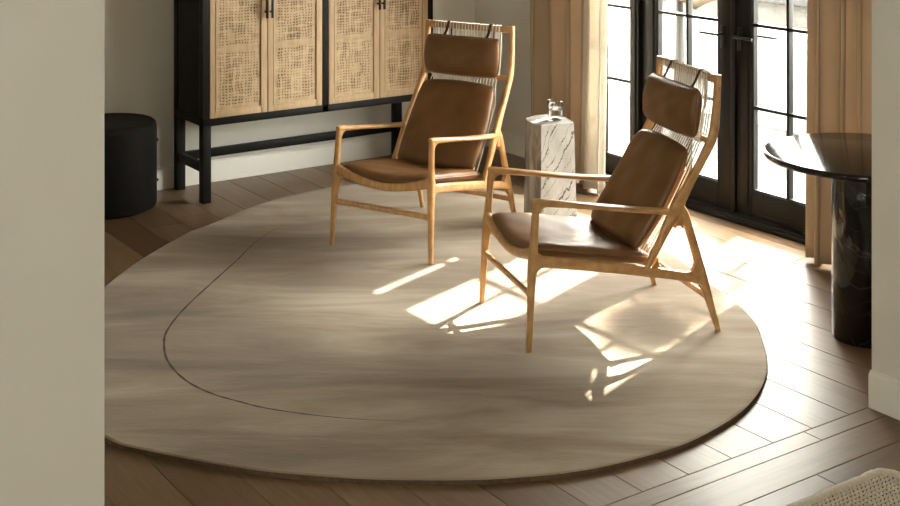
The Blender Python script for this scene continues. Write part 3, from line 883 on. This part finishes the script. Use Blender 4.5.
# ------------------------------------------------------------------ woven rug in the hall
wr = empty('woven_rug', (2.30, 1.62, 0), label='cream chunky woven rug on the floor of the hall', category='rug')
m = MB()
x0, x1, y0, y1 = 1.15 - 2.30, 3.385 - 2.30, .60 - 1.62, 2.545 - 1.62
def rr(x0, x1, y0, y1, r, n=8):
    o = []
    for cx, cy, a in ((x1 - r, y1 - r, 0), (x0 + r, y1 - r, 90), (x0 + r, y0 + r, 180), (x1 - r, y0 + r, 270)):
        for k in range(n + 1):
            th = math.radians(a + 90 * k / n); o.append((cx + r * math.cos(th), cy + r * math.sin(th)))
    return o
m.prism(rr(x0 + .006, x1 - .006, y0 + .006, y1 - .006, .045), (0, 0, 1), .0005, .006, (0, 0, 0), (1, 0, 0), (0, 1, 0))
m.build('jute_base', m_noise('rug_base_dark', (.10, .085, .06), (.16, .13, .09), ns=40, rough=1), wr, 0)
# raised bobbly loops in rows near the corner that shows, running with the rug's edge
m = MB(); rgn = random.Random(3)
per = rr(x0, x1, y0, y1, .05, 8)
P3 = [Vector((p[0], p[1], 0)) for p in per]; NP = len(P3)
pathp = []
for i in range(NP):
    a, b = P3[i], P3[(i + 1) % NP]; nseg = max(1, int((b - a).length / .03))
    for j in range(nseg): pathp.append(a.lerp(b, j / nseg))
q = len(pathp); rings = []
for i in range(q):
    t = (pathp[(i + 1) % q] - pathp[i - 1]).normalized(); n = Vector((-t.y, t.x, 0)); jj = rgn.uniform(-.003, .003)
    rings.append([m.bm.verts.new(pathp[i] + n * (c_ * .017 + jj) + Vector((0, 0, .010 + .0095 * s_))) for c_, s_ in ((math.cos(2 * PI * k / 8), math.sin(2 * PI * k / 8)) for k in range(8))])
for i in range(q):
    r0, r1 = rings[i], rings[(i + 1) % q]
    for k in range(8): m.bm.faces.new((r0[k], r0[(k + 1) % 8], r1[(k + 1) % 8], r1[k]))
m.build('bound_edge', 'weave', wr, 60)
m = MB()
y = y1 - .024
while y > y0 + .022:
    x = x1 - .022 - rgn.uniform(0, .008); pts_, sz_ = [], []
    while x > x0 + .022:
        pts_.append(Vector((x, y + rgn.uniform(-.0012, .0012), .0085 + rgn.uniform(0, .002)))); pts_.append(Vector((x - .009, y, .0035)))
        sz_ += [(.0052, .0072), (.003, .0035)]
        x -= .018
    m.loft(pts_, sz_, Vector((0, 0, 1)), 6, 2.2); y -= .0165
m.build('woven_field', 'weave', wr, 60)

# ------------------------------------------------------------------ terrace outside
o = MB(); o.box((XD + .16, -8, -.14), (24, 22, -.05)); struct('ground_terrace', o, 'patio')
o = MB(); o.box((-20, -14, -.2), (24, -2.9, -.15)); struct('ground_garden', o, 'lawn')
# paving joints
gw = MB().box((7.26, 1.5, -.05), (7.62, 14, .66), .01); struct('wall_garden', gw, 'garden_white')
sw = MB()
for a, b in ((4.2, 4.95), (5.15, 6.1), (6.1, 14)): pass
sw.box((7.45, 1.5, -.05), (7.95, 16, .84), .01); struct('wall_terrace_stone', sw, 'stone')
struct('wall_terrace_coping', MB().box((7.40, 1.5, .84), (8.0, 16, .93), .008), 'coping')

# paving joints of the terrace
m = MB()
for k in range(14): m.box((XD + .3 + .8 * k, -2, -.0505), (XD + .312 + .8 * k, 14, -.0485))
for k in range(16): m.box((XD + .17, -1.6 + .95 * k, -.0505), (7.26, -1.588 + .95 * k, -.0485))
struct('ground_terrace_joints', m, 'coping')
um = empty('parasol', (5.984, 6.08, -.05), label='small beige cloth parasol on a tapered pale post outside the glazed door', category='parasol')
MB().lathe([(0, 0), (.075, 0), (.072, .02), (.055, .30), (.036, .62), (.026, .95), (.022, 1.20), (0, 1.20)], n=20).build('post', 'post', um)
m = MB()
def cano(a, b):
    th = 2 * PI * a; rr_ = .03 + .33 * b
    sc = .06 * abs(math.sin(4 * th)) * b ** 3
    return Vector((.083 + rr_ * math.cos(th), -.057 + rr_ * math.sin(th), 1.25 - .20 * b ** 1.7 + .02 * (1 - b) + sc - .03 * (b > .93)))
m.grid(cano, 64, 14, closed_u=True)
o = m.build('canopy', 'parasol', um, 60)
md = o.modifiers.new('thickness', 'SOLIDIFY'); md.thickness = .006

# added unseen small-leaved tree; its leaf clumps block sun over parts of the rug
rt_ = random.Random(12)
tr = empty('sun_blocker_tree', (8.75, 5.45, -.05)); tr['kind'] = 'stuff'
m = MB(); m.loft([(0, 0, 0), (.03, .02, 1.2), (-.02, .04, 2.4), (-.06, .06, 3.4), (-.1, .24, 4.2)], [(.08, .08), (.06, .06), (.05, .05), (.035, .035), (.015, .015)], Vector((1, 0, 0)), 10, 2)
o = m.build('sun_blocker_trunk', 'bark', tr); o['kind'] = 'stuff'
m = MB()
for cx, cy, cz, R, nL in ((-.1, .25, 4.12, .24, 1100), (-.1, .18, 4.36, .17, 700), (-.1, .36, 3.85, .25, 900), (.25, .0, 3.2, .3, 120), (.45, -.3, 4.9, .3, 100)):
    for k in range(nL):
        v = Vector((rt_.gauss(0, 1), rt_.gauss(0, 1), rt_.gauss(0, 1))).normalized() * R * rt_.random() ** .45
        c = Vector((cx, cy, cz)) + v; a = Vector((rt_.gauss(0, 1), rt_.gauss(0, 1), rt_.gauss(0, 1))).normalized(); b = a.orthogonal().normalized()
        n_ = a.cross(b); L_, W_ = .045, .013
        vs = [m.bm.verts.new(c + p) for p in (-a * L_, b * W_ + n_ * .002, a * L_, -b * W_ + n_ * .002)]
        m.bm.faces.new(vs)
o = m.build('sun_blocker_leaves', 'leaf', tr, 0); o['kind'] = 'stuff'

# ------------------------------------------------------------------ light
w = bpy.data.worlds.new('sky'); S.world = w; w.use_nodes = True
nt = w.node_tree; nt.nodes.clear()
out = nd(nt, 'ShaderNodeOutputWorld'); bg = nd(nt, 'ShaderNodeBackground')
bg.inputs['Color'].default_value = (1.0, .96, .875, 1); bg.inputs['Strength'].default_value = 15.0
nt.links.new(bg.outputs[0], out.inputs['Surface'])
sun = bpy.data.lights.new('sun', 'SUN'); sun.energy = 10.5; sun.angle = math.radians(.7); sun.color = (1, .93, .80)
so = bpy.data.objects.new('sun', sun); COL.objects.link(so)
el = math.radians(38.4); az = Vector((.94, .338, 0)).normalized()
dirn = -(az * math.cos(el) + Vector((0, 0, math.sin(el))))
so.rotation_euler = dirn.to_track_quat('-Z', 'Y').to_euler(); so.location = (9, 6, 6)
def portal(name, loc, rot, sx, sy):
    l = bpy.data.lights.new(name, 'AREA'); l.shape = 'RECTANGLE'; l.size = sx; l.size_y = sy; l.cycles.is_portal = True
    o = bpy.data.objects.new(name, l); COL.objects.link(o); o.location = loc; o.rotation_euler = rot
portal('daylight_doors', (XD + .17, (Y0 + Y1) / 2, ZT / 2), (0, PI / 2, 0), ZT, Y1 - Y0)
portal('hall_fill_portal', (-2.45, (HW[0] + HW[1]) / 2, (HW[2] + HW[3]) / 2), (0, -PI / 2, 0), HW[3] - HW[2], HW[1] - HW[0])  # portal for the added hall window

# ------------------------------------------------------------------ camera
cam = bpy.data.cameras.new('camera'); co = bpy.data.objects.new('camera', cam); COL.objects.link(co)
cam.sensor_width = 36; cam.lens = 1294 / 900 * 36; cam.clip_start = .05
cam.shift_y = -(253 + 140) / 900
co.location = (0, 0, 1.9)
fwd = Vector((FW[0], FW[1], 0))
rot = fwd.to_track_quat('-Z', 'Y').to_matrix() @ Matrix.Rotation(math.radians(.0), 3, 'Z')
co.rotation_euler = rot.to_euler()
S.camera = co
S.view_settings.view_transform = 'Standard'; S.view_settings.look = 'None'
S.view_settings.gamma = 1; S.view_settings.use_curve_mapping = False
S.view_settings.exposure = 1.78
S.cycles.use_denoising = True
S.cycles.max_bounces = 10; S.cycles.diffuse_bounces = 6; S.cycles.glossy_bounces = 4; S.cycles.transmission_bounces = 8; S.cycles.transparent_max_bounces = 12
S.cycles.caustics_reflective = False; S.cycles.caustics_refractive = False
S.cycles.sample_clamp_indirect = 6
